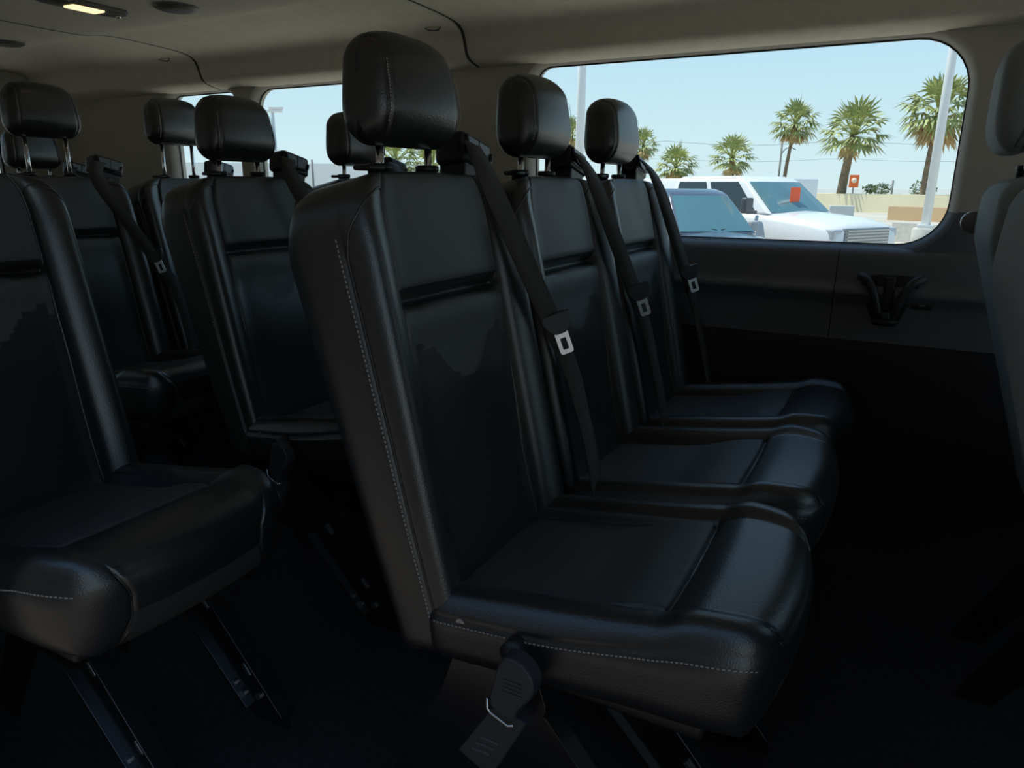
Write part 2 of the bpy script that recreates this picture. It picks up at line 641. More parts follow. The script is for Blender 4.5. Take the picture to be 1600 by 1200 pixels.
def seam_h(u):
    return .765 + .125 * u + .045 * math.sin(u * 9.0 + .9) * (1 - u)


def cush_pt(x, y, h):
    rad = .036
    lo = (CX0, -CW, 0); hi = (CX1, CW, CH)
    p = Vector((x, y, h))
    c = Vector([min(max(p[a], lo[a] + rad), hi[a] - rad) for a in range(3)])
    n = p - c
    if n.length > 1e-9: n.normalize()
    return cush_fn(c + n * rad, n)


def cush_fn(p, n):
    x, y, h = p
    a = abs(y)
    sg = 1 if y >= 0 else -1
    wt = max(0, n.z) ** 1.5
    hh = h / CH
    u = (x - CX0) / (CX1 - CX0)
    # height of deck rises towards the front
    ztop = .060 * S(0.05, .80, u) + .012 * math.sin(u * 7.5) * (1 - S(.7, .9, u))* .5
    d = 0.0
    ins = (1 - S(INW - .004, INW + .004, a)) * (1 - S(INX1 - .004, INX1 + .006, x))
    d -= .016 * ins * (1 - .45 * S(.30, .46, x) ) 
    d += ins * .010 * S(.36, .455, x)
    bol = S(INW, INW + .03, a) * (1 - S(.19, .222, a))
    d += .012 * bol * (1 - .3 * S(INX1, CX1, x))
    front = S(INX1, INX1 + .05, x) * (1 - S(.60, .655, x))
    d += .010 * front
    d -= .008 * G(a - INW, .0036) * (1 - S(INX1 - .01, INX1 + .01, x))
    d -= .009 * G(x - INX1, .004) * (1 - S(INW - .005, INW + .012, a))
    # curved front edge of the roll seen from above, rounded plan corners
    xx = x
    yy = y
    rc = .13
    tx = max(0, (x - (CX1 - rc)) / rc)
    yy *= 1 - .25 * (1 - math.sqrt(max(0, 1 - min(1, tx) ** 2))) - .02 * tx
    xx -= .020 * (a / CW) ** 2 * S(.4, .645, x)
    tr = max(0, ((CX0 + .05) - x) / .05)
    yy *= 1 - .06 * tr ** 2
    # seam round the side and front
    ws = max(0, 1 - abs(n.z)) ** 2
    sh = seam_h(u)
    g = .0034 * G((hh - sh) * CH, .0030) * min(1, 2 * (1 - abs(n.z)))
    yy -= n.y * g
    xx -= max(0, n.x) * g
    xx -= max(0, n.x) * .004 * G(a - .165, .004)
    bulge = .010 * ws * S(sh - .02, sh + .12, hh)
    yy += sg * abs(n.y) * bulge
    xx += max(0, n.x) * bulge
    # skirt tucks in towards the bottom
    tuck = (1 - hh) ** 2
    yy *= 1 - .035 * tuck
    xx -= max(0, n.x) * .020 * tuck
    z = CZ0 + h + ztop * (.55 + .45 * hh) - .030 * (1 - hh) * (1 - S(.3, 1, u)) * 0 - .012 * (1 - hh) * S(.6, 1, u)
    z += wt * d
    return Vector((xx, yy, z))


HZ0, HH, HW = 1.106, 0.155, 0.107


def head_fn(p, n):
    x, y, z = p                       # x -.05..+.05, y -HW..HW, z 0..HH
    a = abs(y); sg = 1 if y >= 0 else -1
    t = z / HH
    d = 0.006 * max(0, n.x) * (1 - (a / HW) ** 2)
    x += d
    # side pads set off by a seam
    dd = .0032 * G(a - (HW - .021), .003)
    x -= dd * max(0, n.x)
    z -= dd * max(0, n.z) * S(-.005, .015, p.x)
    y *= 1 - .085 * S(.25, 1.0, t) - .05 * S(.25, 0, t)
    # top droops to the sides
    z -= .020 * (a / HW) ** 3 * S(.5, 1, t)
    z += .006 * math.sin(min(1, max(0, (x + .05) / .1)) * math.pi) * S(.5, 1, t)
    # chin tucks back under
    x += -.014 * S(.35, 0, t) * (1 if p.x > 0 else -.6)
    x += .010 * (1 - t) * 0
    x -= .012 * S(.3, 1, t) * (1 if p.x > 0 else 0)
    return Vector((x - .004, y, HZ0 + z))


def dashes(bm, fn, n, length, w_=.0010):
    """short raised stitches along fn(t) -> (point, outward)"""
    for i in range(n):
        t0, t1 = (i + .18) / n, (i + .76) / n
        p0, o0 = fn(t0)
        p1, _ = fn(t1)
        d = (p1 - p0)
        if d.length < 1e-6: continue
        side = d.normalized().cross(o0).normalized() * w_
        u_ = o0.normalized() * .0009
        vs = [bm.verts.new(p) for p in (p0 - side, p0 + side, p1 + side, p1 - side, p0 - side + u_, p0 + side + u_, p1 + side + u_, p1 - side + u_)]
        for f in ((4, 5, 6, 7), (0, 1, 5, 4), (1, 2, 6, 5), (2, 3, 7, 6), (3, 0, 4, 7)):
            bm.faces.new([vs[k] for k in f])


def ribbon(bm, pts, wv, width, th=.0014, sub=3):
    """strap through pts, width vectors wv"""
    P = [Vector(p) for p in pts]; W = [Vector(v).normalized() for v in wv]
    pp, ww = [], []
    for i in range(len(P) - 1):
        for k in range(sub):
            t = k / sub
            a, b, c, d = P[max(0, i - 1)], P[i], P[i + 1], P[min(len(P) - 1, i + 2)]
            pp.append(0.5 * ((2 * b) + (c - a) * t + (2 * a - 5 * b + 4 * c - d) * t * t + (3 * b - a - 3 * c + d) * t ** 3))
            ww.append(W[i].lerp(W[i + 1], t).normalized())
    pp.append(P[-1]); ww.append(W[-1])
    rows = []
    for i, p in enumerate(pp):
        d = (pp[min(i + 1, len(pp) - 1)] - pp[max(i - 1, 0)]).normalized()
        n = d.cross(ww[i]).normalized() * th
        h = ww[i] * width / 2
        rows.append([bm.verts.new(v) for v in (p - h + n, p + h + n, p + h - n, p - h - n)])
    for a, b in zip(rows[:-1], rows[1:]):
        for k in range(4):
            bm.faces.new((a[k], a[(k + 1) % 4], b[(k + 1) % 4], b[k]))
    bm.faces.new(rows[0][::-1]); bm.faces.new(rows[-1])


def material_split(o, test):
    o.data.materials.append(LEATHER_F)
    for p in o.data.polygons:
        if test(p):
            p.material_index = 1


def make_seat(name, label, fabric=None, lift=0.0, belt=True, group=None):
    root = empty(name, (0, 0, 0), label, 'seat', group)
    main = fabric or LEATHER
    # --- backrest
    ys = arr(-BW, BW, .010, (-PW, PW))
    ss = arr(BS0, BS1, .012, (CREASE,), (0, .0025, .005, .008))
    qs = arr(0, BQ, .008, (SEAMQ,))
    bm = grid_box(qs, ys, ss, .030, back_fn)
    back = link('backrest', bm, main, root)
    # centre panels are a finer grained hide than the bolsters
    pan = []
    bkey = {}
    if not fabric:
        def tst(p):
            c = p.center
            rel = c - BASE
            return abs(c.y) < PW - .001 and rel.dot(FWV) > .085 and rel.dot(UPV) < .700
        material_split(back, tst)
    # stitching along the flank seams
    for sg in (-1, 1):
        bm = bmesh.new()
        def f(t, sg=sg):
            s = .02 + t * .60
            p = back_pt(SEAMQ - .0048, sg * BW, s)
            return p, Vector((0, sg, 0))
        dashes(bm, f, 88, .005, .0010)
        link('stitching', bm, THREAD, back, smooth=False)
    for sg in (-1, 1):
        pth = [(SEAMQ + .0022, BW, .012 + .57 * k_ / 40) for k_ in range(41)]
        pth += smoothp([(SEAMQ + .0022, BW, .585), (SEAMQ + .012, BW, .630), (BQ, BW, .655), (BQ, BW - .022, .672), (BQ, BW - .045, .682), (BQ, PW + .012, .680), (BQ, PW + .002, .665)], 2, False)[1:]
        bm = bmesh.new()
        pp_ = [back_pt(q_, sg * y_, s_) for q_, y_, s_ in pth]
        tube(bm, pp_, .0019, 6)
        link('seam_piping', bm, main, back)
    # hard shell on the rear of the back
    bm = grid_box(arr(-.008, .012, .01), arr(-.19, .19, .02), arr(.03, .69, .03), .008,
                  lambda p, n: BASE + FWV * (p.x - .056 * p.z / .64 + .022 * S(.5, .7, p.z)) + UPV * p.z + Vector((0, p.y * (1 - .12 * S(.6, .72, p.z)), 0)))
    link('back_shell', bm, BACKP, root)
    # --- cushion
    xs = arr(CX0, CX1, .012, (INX1,))
    ys = arr(-CW, CW, .011, (-INW, INW, -.165, .165))
    hs = arr(0, CH, .0045)
    bm = grid_box(xs, ys, hs, .036, cush_fn)
    cu = link('seat_cushion', bm, main, root)
    if not fabric:
        material_split(cu, lambda p: abs(p.center.y) < INW - .001 and p.center.x < INX1 - .001 and p.center.z > CZ0 + .072 and p.normal.z > .6)
        cu.data.materials.append(mat('charcoal_skirt_fabric', (.030, .029, .028), .85, spec=.3, bump=.4, scale=700))
        for p in cu.data.polygons:
            if p.normal.x > .45 and abs(p.center.y) < .125 and p.center.z < CZ0 + .078:
                p.material_index = 2
    for sg in (-1, 1):
        bm = bmesh.new()
        tube(bm, [cush_pt(CX1, sg * .165, h_) for h_ in [CH * (.04 + .90 * k_ / 14) for k_ in range(15)]], .0016, 6)
        link('corner_piping', bm, main, cu)
    for sg in (-1, 1):
        bm = bmesh.new()
        def f(t, sg=sg):
            x = CX0 + .03 + t * (CX1 - CX0 - .045)
            u = (x - CX0) / (CX1 - CX0)
            sh = seam_h(u)
            return cush_pt(x, sg * CW, sh * CH - .0062), Vector((.1 * t, sg, 0))
        dashes(bm, f, 72, .005, .0009)
        link('stitching', bm, THREAD, cu, smooth=False)
    bm = bmesh.new()
    box(bm, (.19, -.17, .362), (.56, .17, .39), bevel=.008)
    link('cushion_pan', bm, PLAST, root)
    # --- headrest
    keys = (-(HW - .021), HW - .021)
    bm = grid_box(arr(-.045, .045, .006), arr(-HW, HW, .008, keys), arr(0, HH, .007), .030, head_fn)
    bmesh.ops.translate(bm, verts=bm.verts, vec=(0, 0, lift))
    hr = link('headrest', bm, main, root)
    if not fabric:
        for sg in (-1, 1):
            bm = bmesh.new()
            def f(t, sg=sg):
                z = .030 + t * (HH - .062)
                n = Vector((1, 0, 0))
                p = head_fn(Vector((.045, sg * (HW - .016), z)), n)
                return p + Vector((0, 0, lift)), n
            dashes(bm, f, 20, .004, .0008)
            link('stitching', bm, THREAD, hr, smooth=False)
    for sg in (-1, 1):
        bm = bmesh.new()
        tube(bm, [(-.006, sg * .0625, 1.03), (-.003, sg * .0625, 1.115 + lift)], .0062, 14)
        link('headrest_post', bm, CHROME, root)
        bm = bmesh.new()
        tube(bm, [(-.006, sg * .0625, z) for z in (1.052, 1.0705, 1.072, 1.079, 1.081)], [.017, .017, .0195, .0195, .016], 20)
        if sg < 0:
            box(bm, (-.022, sg * .0625 - .042, 1.070), (.012, sg * .0625 - .008, 1.078), bevel=.003)
        link('post_collar', bm, PLAST, root)
    # --- legs: slanted steel sides with slots and bolts
    for y0 in (-.175, .060):
        leg = bmesh.new()
        pl = [(.190, .375), (.330, .375), (.345, .33), (.600, .035), (.605, .0), (.510, .0), (.500, .02), (.330, .20), (.215, .205), (.100, .03), (.085, .0), (.020, .0), (.030, .04), (.165, .30)]
        prism(leg, pl, 'y', y0 - .004, y0 + .004, bevel=.001)
        # folded flanges
        for (ax, az), (bx, bz) in (((.345, .33), (.600, .035)), ((.330, .20), (.500, .02))):
            d = Vector((bx - ax, 0, bz - az)); L = d.length
            rot = Matrix.Translation((ax, y0, az)) @ Matrix.Rotation(-math.atan2(bz - az, bx - ax), 4, 'Y')
            box(leg, (0, -.016, -.003), (L, .016, .003), rot, bevel=.001)
        lg = link('leg', leg, STEELB, root, smooth=False)
        zinc = mat('dull_zinc', (.35, .35, .36), .35, metal=.9)
        for (bx, bz) in ((.400, .230), (.505, .110)):
            bl = bmesh.new()
            rot = Matrix.Translation((bx, y0, bz)) @ Matrix.Rotation(R(49), 4, 'Y')
            box(bl, (-.014, -.0105, -.005), (.014, .0105, .005), rot, bevel=.002)
            link('latch_slot', bl, zinc, lg, smooth=False)
        for (bx, bz) in ((.46, .06), (.485, .045), (.53, .055)):
            bl = bmesh.new()
            tube(bl, [(bx, y0 - .0095, bz), (bx, y0 + .0095, bz)], .008, 8)
            link('bolt', bl, zinc, lg, smooth=False)
    # --- recliner hinge at the joint of back and cushion, near flank
    for sg in (-1, 1):
        bm = bmesh.new()
        tube(bm, [(.226, sg * .200, .458), (.226, sg * .217, .458)], .007, 16)
        box(bm, (.205, sg * .210 - .003, .450), (.236, sg * .210 + .003, .459), bevel=.002)
        link('recliner_hinge', bm, mat('dull_zinc', (.35, .35, .36), .35, metal=.9), root, smooth=False)
    if belt:
        # --- belt housing beside the headrest, tilted top
        hs_ = bmesh.new()
        rot = Matrix.Translation((-.002, .186, 1.106)) @ Matrix.Rotation(R(-14), 4, 'X') @ Matrix.Rotation(R(-8), 4, 'Y')
        box(hs_, (-.042, -.050, -.030), (.020, .052, .026), rot, bevel=.012, seg=3)
        pol = [(.140, 1.015), (.146, 1.095), (.222, 1.078), (.205, 1.015)]
        prism(hs_, pol, 'x', -.038, .016, bevel=.005)
        housing = link('belt_housing', hs_, PLAST, root, smooth=False)
        for yy0, yy1 in ((-.038, -.001), (.001, .038)):
            b2 = bmesh.new()
            box(b2, (.0195, yy0, -.012), (.0225, yy1, .017), rot, bevel=.0012)
            link('housing_insert', b2, mat('grey_insert_plastic', (.10, .11, .12), .35), housing, smooth=False)
        b3 = bmesh.new()
        pth = [(.021, -.041, .016), (.024, -.040, -.004), (.026, -.028, -.016), (.028, .020, -.018), (.026, .036, -.012), (.024, .040, .004)]
        tube(b3, [rot @ Vector(p) for p in smoothp(pth, 2, False)], .0036, 8)
        link('belt_guide', b3, PLAST, housing)
        b4 = bmesh.new()
        tube(b4, [(.017, .178, 1.058), (.0195, .178, 1.058)], .010, 16)
        link('housing_badge', b4, PLASTG, housing)
        # --- webbing
        b = bmesh.new()
        ribbon(b, [(0.034, 0.141, 1.118), (0.075, 0.098, 1.090), (0.105, 0.091, 1.040), (0.125, 0.128, 0.962), (0.145, 0.171, 0.877), (0.160, 0.200, 0.816), (0.182, 0.252, 0.712), (0.203, 0.268, 0.621), (0.222, 0.272, 0.544), (0.245, 0.256, 0.461)],
               [(.15, 1, -.25), (.2, 1, -.15), (.35, .9, 0), (.45, .86, 0), (.5, .86, 0), (.5, .86, 0), (.3, 1, 0), (.1, 1, 0), (.1, 1, 0), (0, 1, 0)], .044)
        wb = link('seat_belt', b, WEB, root)
        # tongue
        zc = Vector((-.30, -.16, .94)).normalized()
        xc = Vector((.50, -.85, .12)); xc = (xc - zc * xc.dot(zc)).normalized()
        yc = zc.cross(xc)
        tx = Matrix((xc, yc, zc)).transposed().to_4x4()
        tx.translation = (.170, .205, .815)
        b = bmesh.new()
        prism(b, smoothp([(-.030, .012), (-.024, -.010), (-.014, -.024), (.014, -.024), (.024, -.010), (.030, .012), (.020, .015), (-.020, .015)], 1), 'x', -.006, .008, bevel=.002)
        bmesh.ops.transform(b, matrix=tx, verts=b.verts)
        link('belt_tongue', b, PLASTG, wb, smooth=False)
        b = bmesh.new()
        outer = rrect(-.0125, .0125, -.062, -.018, (.005, .005, .002, .002), 3)
        inner = rrect(-.0055, .0055, -.054, -.032, (.0015,) * 4, 3)
        L = ring(b, [inner, outer, outer, inner, inner], [.003, .003, .007, .007, .003], 'x')
        bmesh.ops.transform(b, matrix=tx, verts=b.verts)
        bmesh.ops.recalc_face_normals(b, faces=b.faces)
        link('tongue_plate', b, mat('bright_steel', (.85, .86, .88), .3, metal=.85), wb, smooth=False)
    # buckle between the cushions
    b = bmesh.new()
    rb = Matrix.Translation((.290, .208, .468)) @ Matrix.Rotation(R(38), 4, 'Y')
    box(b, (-.013, -.016, -.055), (.013, .016, .012), rb, bevel=.004)
    bk = link('belt_buckle', b, PLAST, root, smooth=False)
    b = bmesh.new()
    box(b, (-.008, -.012, .010), (.008, .012, .0145), rb, bevel=.001)
    link('release_button', b, REDB, bk, smooth=False)
    return root


def side_anchor(parent, dx=0):
    """lap-belt end fitting hanging on the near flank of an aisle seat"""
    y0, y1 = -.262, -.238
    b = bmesh.new()
    strap = [(.287, .368), (.345, .380), (.330, .340), (.312, .290), (.296, .255), (.243, .275), (.262, .315)]
    prism(b, [(.312, .372), (.352, .392), (.304, .262), (.240, .283)][0:0] or [(.306, .385), (.352, .372), (.298, .262), (.246, .285)], 'y', y0 + .004, y1 - .004, bevel=.002)
    st = link('anchor_strap', b, mat('worn_black_webbing', (.030, .032, .038), .6, bump=.3, scale=600), parent, smooth=False)
    b = bmesh.new()
    for i in range(3):
        box(b, (.283 - i * .007, y0 + .0028, .322 - i * .012), (.311 - i * .007, y0 + .0042, .326 - i * .012))
    link('printed_label', b, mat('faint_label_print', (.07, .07, .08), .6), st, smooth=False)
    b = bmesh.new()
    cover = smoothp([(.322, .470), (.348, .468), (.366, .448), (.366, .425), (.352, .405), (.342, .395), (.337, .372), (.300, .385), (.303, .410), (.308, .430), (.312, .450)], 2)
    prism(b, cover, 'y', y0 - .004, y1, bevel=.004, seg=3)
    cv = link('anchor_cover', b, mat('dark_slate_plastic', (.028, .030, .035), .5, bump=.2, scale=500), parent, smooth=False)
    b = bmesh.new()
    for i in range(4):
        box(b, (.322, y0 - .0052, .436 - i * .006), (.350, y0 - .0038, .4375 - i * .006))
    link('embossed_marking', b, PLASTG, cv, smooth=False)
    b = bmesh.new()
    tube(b, [(.299, y0 - .005, .399), (.299, y0 - .005, .384), (.304, y0 - .005, .378), (.330, y0 - .005, .368), (.338, y0 - .005, .372)], .0018, 8)
    link('anchor_loop', b, CHROME, parent)
    b = bmesh.new()
    tube(b, [(.318, -.240, .455), (.318, -.212, .455)], .016, 16)
    link('anchor_pivot', b, PLAST, parent)


G2 = None
proto = make_seat('passenger_seat', 'large black leather seat nearest the camera in the middle, stitched near flank fully in view')
proto.location = (-.70, .948, 0)


def place(src, x, y, label, rz=0.0, z=0.0):
    o = copy_tree(src)
    o.location = (x, y, z)
    o.rotation_euler = (0, 0, rz)
    o['label'] = label
    return o


s2 = place(proto, -.70, 1.402, 'black leather middle seat of the three abreast, just beyond the closest seat')
s3 = place(proto, -.70, 1.855, 'black leather seat against the wall at the lower left corner of the long window')
r3a = place(proto, -1.55, 1.370, 'black leather aisle seat directly left of and behind the closest seat')
r3b = place(proto, -1.55, 1.840, 'black leather seat mostly hidden behind the large closest headrest, its own headrest edge showing')
fgs = place(proto, -1.55, 0.655, 'black leather seat cut by the left edge, its cushion front and slanted legs showing')
fgs.scale = (1, -1, 1)
for ch in list(fgs.children):
    if ch.name.startswith('seat_belt'):
        for g_ in list(ch.children):
            bpy.data.objects.remove(g_)
        bpy.data.objects.remove(ch)
side_anchor(proto)
side_anchor(r3a)
lift = make_seat('passenger_seat', 'black leather seat far left with raised headrest on two long bright posts', lift=.080)
lift.location = (-2.40, 1.370, 0)
r4b = place(lift, -2.40, 1.840, 'black leather window seat further back, small raised headrest before the rear side window')
r5 = place(proto, -3.25, 1.79, 'black leather rearmost seat, dark headrest showing beneath the far left headrest')
for o in (proto, s2, s3):
    o['group'] = 'seats of the three abreast row'

# ---- front row seats at the right edge: grey fabric backs seen from behind
fp = make_seat('front_seat', 'front seat cropped by the right edge, tall headrest reaching the top of the photo', fabric=DRIVERF, lift=.0, belt=False)
fp.location = (.165, .800, .014)
for ch in list(fp.children):
    if ch.name.startswith('headrest') and not ch.name.startswith('headrest_post'):
        ch.scale = (1.05, 1.15, 1.70)
        ch.location = (-.004, 0, -.756)
    if ch.name.startswith('back_shell'):
        bpy.data.objects.remove(ch)
fd = place(fp, .208, 1.745, z=.014, label= 'front seat beyond the cropped one, grey roller at its flank beside the beige pillar')
for ch in fd.children:
    if ch.name.startswith('headrest') and not ch.name.startswith('headrest_post'):
        ch.location = (-.036, 0, -.282)
        ch.scale = (1.05, 1.15, 1.25)
b = bmesh.new()
tube(b, [(-.072, .180, .962), (-.072, .230, .962)], [.024, .024], 20)
bmesh.ops.bevel(b, geom=[e_ for e_ in b.edges if e_.calc_face_angle(0) > 1], offset=.006, segments=3, affect='EDGES')
link('armrest_pivot', b, mat('satin_grey_plastic', (.20, .21, .22), .4), fd)

# ------------------------------------------------------------------ fittings
# twin cup holder on the side trim
ch_ = empty('cup_holder', (-.013, 2.192, .765), 'moulded black twin cup holder on the dark side trim below the long window', 'cup holder')
b = bmesh.new()
prism(b, smoothp([(-.080, .055), (.078, .060), (.070, .030), (.050, -.020), (.032, -.078), (-.030, -.078), (-.050, -.030), (-.066, .020)], 2), 'y', -.006, .012, bevel=.003)
link('back_plate', b, PLAST, ch_)
for sg, nm in ((-1, 'left'), (1, 'right')):
    b = bmesh.new()
    pts = [(sg * .074, -.012, .052), (sg * .056, -.030, .046), (sg * .034, -.036, .010), (sg * .022, -.032, -.040), (sg * .010, -.020, -.062)]
    pts = smoothp(pts, 2, False)
    tube(b, pts, [.013 - .004 * i / len(pts) for i in range(len(pts))], 12)
    link('cup_rim', b, PLASTG, ch_)
b = bmesh.new()
box(b, (-.0135, -.034, -.048), (.0135, -.004, .054), bevel=.005)
link('centre_rib', b, PLAST, ch_)
b = bmesh.new()
box(b, (-.011, -.040, -.060), (.011, -.022, -.040), bevel=.003)
link('release_tab', b, PLASTG, ch_)
b = bmesh.new()
tube(b, [(0, -.026, -.074), (0, -.026, -.060)], [.030, .036], 20)
link('cup_base', b, PLAST, ch_)

ps = empty('power_socket', (.070, 2.192, .748), 'small rectangular black power socket right of the cup holder', 'socket')
b = bmesh.new()
box(b, (-.026, -.006, -.013), (.026, .003, .013), bevel=.003)
link('surround', b, PLAST, ps, smooth=False)
b = bmesh.new()
box(b, (-.018, -.0075, -.007), (.018, -.0055, .007), bevel=.001)
link('socket_cover', b, SEALM, ps, smooth=False)
b = bmesh.new()
tube(b, [(-.007, -.0085, .001), (-.005, -.0085, -.002), (.005, -.0085, -.002), (.007, -.0085, .001)], .0009, 6)
link('printed_mark', b, mat('pale_print', (.5, .5, .5), .6), ps)

# interior lamp and speakers on the headliner
dl = empty('ceiling_lamp', (-2.14, 1.385, 1.541), 'lit oblong interior lamp set in the beige ceiling', 'lamp', rz=R(90))
b = bmesh.new()
prism(b, rrect(-.125, .125, -.042, .042, (.035,) * 4), 'z', -.012, .002, bevel=.004)
link('lamp_housing', b, mat('grey_brown_plastic', (.12, .11, .10), .5), dl)
b = bmesh.new()
prism(b, rrect(-.045, .050, -.026, .026, (.008,) * 4), 'z', -.016, -.010, bevel=.002)
link('lamp_lens', b, LAMPG, dl)
b = bmesh.new()
tube(b, [(.105, .0, -.018), (.105, .0, -.010)], .007, 12)
link('lamp_switch', b, CHROME, dl)
GRILL = mat('brown_grey_grille', (.10, .09, .08), .6, bump=1.0, scale=450, kind='voronoi')


def speaker(x, y, label, r=.058):
    t = empty('ceiling_speaker', (x, y, 1.5535 if y > 1.72 else 1.542), label, 'speaker', 'round speakers in the ceiling')
    b = bmesh.new()
    tube(b, [(0, 0, .002), (0, 0, -.006), (0, 0, -.010)], [r * 1.08, r * 1.05, r * .92], 40)
    link('speaker_rim', b, mat('grey_brown_plastic', (.12, .11, .10), .5), t)
    b = bmesh.new()
    tube(b, [(0, 0, -.009), (0, 0, -.0125)], [r * .84, r * .70], 40)
    link('speaker_grille', b, GRILL, t)


speaker(-1.93, 1.53, 'round speaker grille in the ceiling right of the lit lamp')
speaker(-2.96, 1.60, 'round speaker grille in the ceiling cut by the left edge')


def hook(x, label):
    t = empty('coat_hook', (x, 2.085, 1.538), label, 'hook', 'flush hooks in the headliner')
    b = bmesh.new()
    tube(b, smoothp([(-.030, 0, .0), (-.018, .010, -.005), (.0, .014, -.007), (.018, .010, -.005), (.030, 0, .0)], 2, False), .0022, 8)
    link('hook_rim', b, mat('grey_brown_plastic', (.12, .11, .10), .5), t)
    b = bmesh.new()
    prism(b, smoothp([(-.024, -.006), (.024, -.006), (.018, .008), (0, .012), (-.018, .008)], 1), 'z', -.003, .003)
    link('hook_body', b, HEADL, t)


hook(-1.42, 'faint arc of a coat hook in the ceiling beside the joint behind the closest headrest')
hook(-2.74, 'faint arc of a coat hook beside the ceiling joint at far left')

# ------------------------------------------------------------------ outside
GZ = -0.68


def W(px, D):
    """spot on the ground at bearing px and distance D from the door"""
    a = YAW - math.atan((px - 800) / 1151.0)
    return Vector((-D * math.sin(a), D * math.cos(a), GZ))


bm = bmesh.new()
for a in range(1):
    vs = [bm.verts.new(p) for p in ((-900, -900, GZ), (900, -900, GZ), (900, 900, GZ), (-900, 900, GZ))]
    bm.faces.new(vs)
struct(link('ground', bm, ASPH, smooth=False))


b = bmesh.new()
box(b, (-16, -9, GZ), (3.0, -3.4, 4.6))  # unseen block, added to keep sky light off the door side
tag(link('sky_blocker', b, mat('brown_blocker', (.20, .15, .11), .9, bump=.5, scale=6, vary=.1), smooth=False), 'unseen brown block added behind the camera to dim the open door', 'building')


bm = bmesh.new()
box(bm, (-16, -3.4, GZ + .002), (9, .9, GZ + .006))  # unseen dark strip, added beside the door to weaken ground bounce on the seats
struct(link('ground_bounce_cut', bm, mat('dark_bounce_cut', (.12, .105, .09), .9, bump=.6, scale=60, vary=.15), smooth=False))


def spot(px, py, D):
    d = fw + r2 * ((px - 800) / F_PX) + u2 * ((600 - py) / F_PX)
    return Vector((0, 0, EYE)) + d * (D / math.hypot(d.x, d.y))


def palm(px, D, zc, rad, label, trunk_r=.22, dry=.25, lean=0.0, n=46, seed=1, droop=.5):
    rad *= 1.12
    n = int(n * .8)
    rnd = random.Random(seed)
    q_ = spot(px, zc, D)
    zc = q_.z
    p = Vector((q_.x - lean, q_.y, GZ))
    t = empty('palm_tree', p, label, 'palm tree', 'palms beyond the car park')
    h = zc - GZ
    b = bmesh.new()
    pts, rr = [], []
    for i in range(13):
        f = i / 12
        pts.append((lean * f * f, 0.15 * math.sin(f * 3), h * f))
        rr.append(trunk_r * (1.25 - .45 * f) * (1 + .06 * (i % 2)) * (1.25 if f > .9 else 1))
    tube(b, pts, rr, 12)
    link('trunk', b, TRUNK, t)
    top = Vector((lean, .15 * math.sin(3), h))

    def frond(b, az, el, L, wd):
        d = Vector((math.cos(az) * math.cos(el), math.sin(az) * math.cos(el), math.sin(el)))
        side = Vector((-math.sin(az), math.cos(az), 0))
        L1 = L * rnd.uniform(.42, .52)
        base = top + d * .10
        mid = base + d * L1
        # stalk
        sw = side * wd * .035
        a0, a1 = b.verts.new(base - sw), b.verts.new(base + sw)
        m0, m1 = b.verts.new(mid - sw), b.verts.new(mid + sw)
        b.faces.new((a0, a1, m1, m0))
        # fan of blades
        nb = 9
        upn = d.cross(side).normalized()
        for k in range(nb):
            f = (k / (nb - 1) - .5) * 2
            ang = f * 1.35
            dd = (d * math.cos(ang) + side * math.sin(ang)).normalized()
            ln = (L - L1) * (1 - .30 * f * f) * rnd.uniform(.85, 1.1)
            ww = side * math.cos(ang) - d * math.sin(ang)
            ww = ww.normalized() * wd * .036
            p1 = mid + dd * ln * .55
            drop = Vector((0, 0, -droop * ln * (.45 + .35 * abs(f)) * max(.2, math.cos(el))))
            p2 = mid + dd * ln * .98 + drop
            v0 = b.verts.new(mid)
            v1, v2 = b.verts.new(p1 - ww + drop * .25), b.verts.new(p1 + ww + drop * .25)
            v3 = b.verts.new(p2)
            b.faces.new((v0, v1, v2))
            b.faces.new((v1, v3, v2))
    b = bmesh.new()
    for i in range(n):
        az = i * 2.399963 + rnd.uniform(-.2, .2)
        el = R(82) - (i / n) ** .8 * R(112) + rnd.uniform(-.08, .08)
        frond(b, az, el, rad * rnd.uniform(.88, 1.08) * (1 - .1 * (i / n)), rad)
    link('crown', b, FROND, t, smooth=False)
    if dry > 0:
        b = bmesh.new()
        for i in range(int(n * dry)):
            az = rnd.uniform(0, 6.283)
            frond(b, az, R(rnd.uniform(-75, -38)), rad * rnd.uniform(.55, .85), rad)
        link('dry_skirt', b, DRYF, t, smooth=False)
    return t


palm(1335, 62, 212, 2.75, 'largest palm right of the centre of the long window, thick trunk', .30, .12, .45, 42, 3, .65)
palm(1243, 78, 195, 2.55, 'tall palm on a thin leaning trunk above the white pickup', .16, .45, .6, 42, 5, .8)
palm(1144, 76, 247, 2.45, 'palm with dark trunk left of the tall thin one, over the pickup cab', .24, .2, 0, 40, 8, .6)
palm(1056, 80, 262, 2.55, 'low bushy palm leftmost of the four whole palms', .20, .35, 0, 44, 11, .7)
palm(1005, 88, 228, 2.1, 'palm half hidden by the headrest nearest the long window', .18, .6, 0, 36, 14, .8)
palm(893, 88, 210, 2.0, 'palm glimpsed between the lamp post and a headrest', .18, .5, 0, 36, 17, .7)
palm(1468, 60, 178, 2.9, 'palm behind the white lamp post at the right end of the window', .26, .5, .2, 48, 21, .9)
palm(618, 58, 252, 2.3, 'yellowish palm seen through the gap under the closest headrest', .22, .5, 0, 44, 25, .6)
palm(675, 62, 262, 2.3, 'second low palm seen through the gap under the closest headrest', .22, .4, 0, 40, 27, .6)


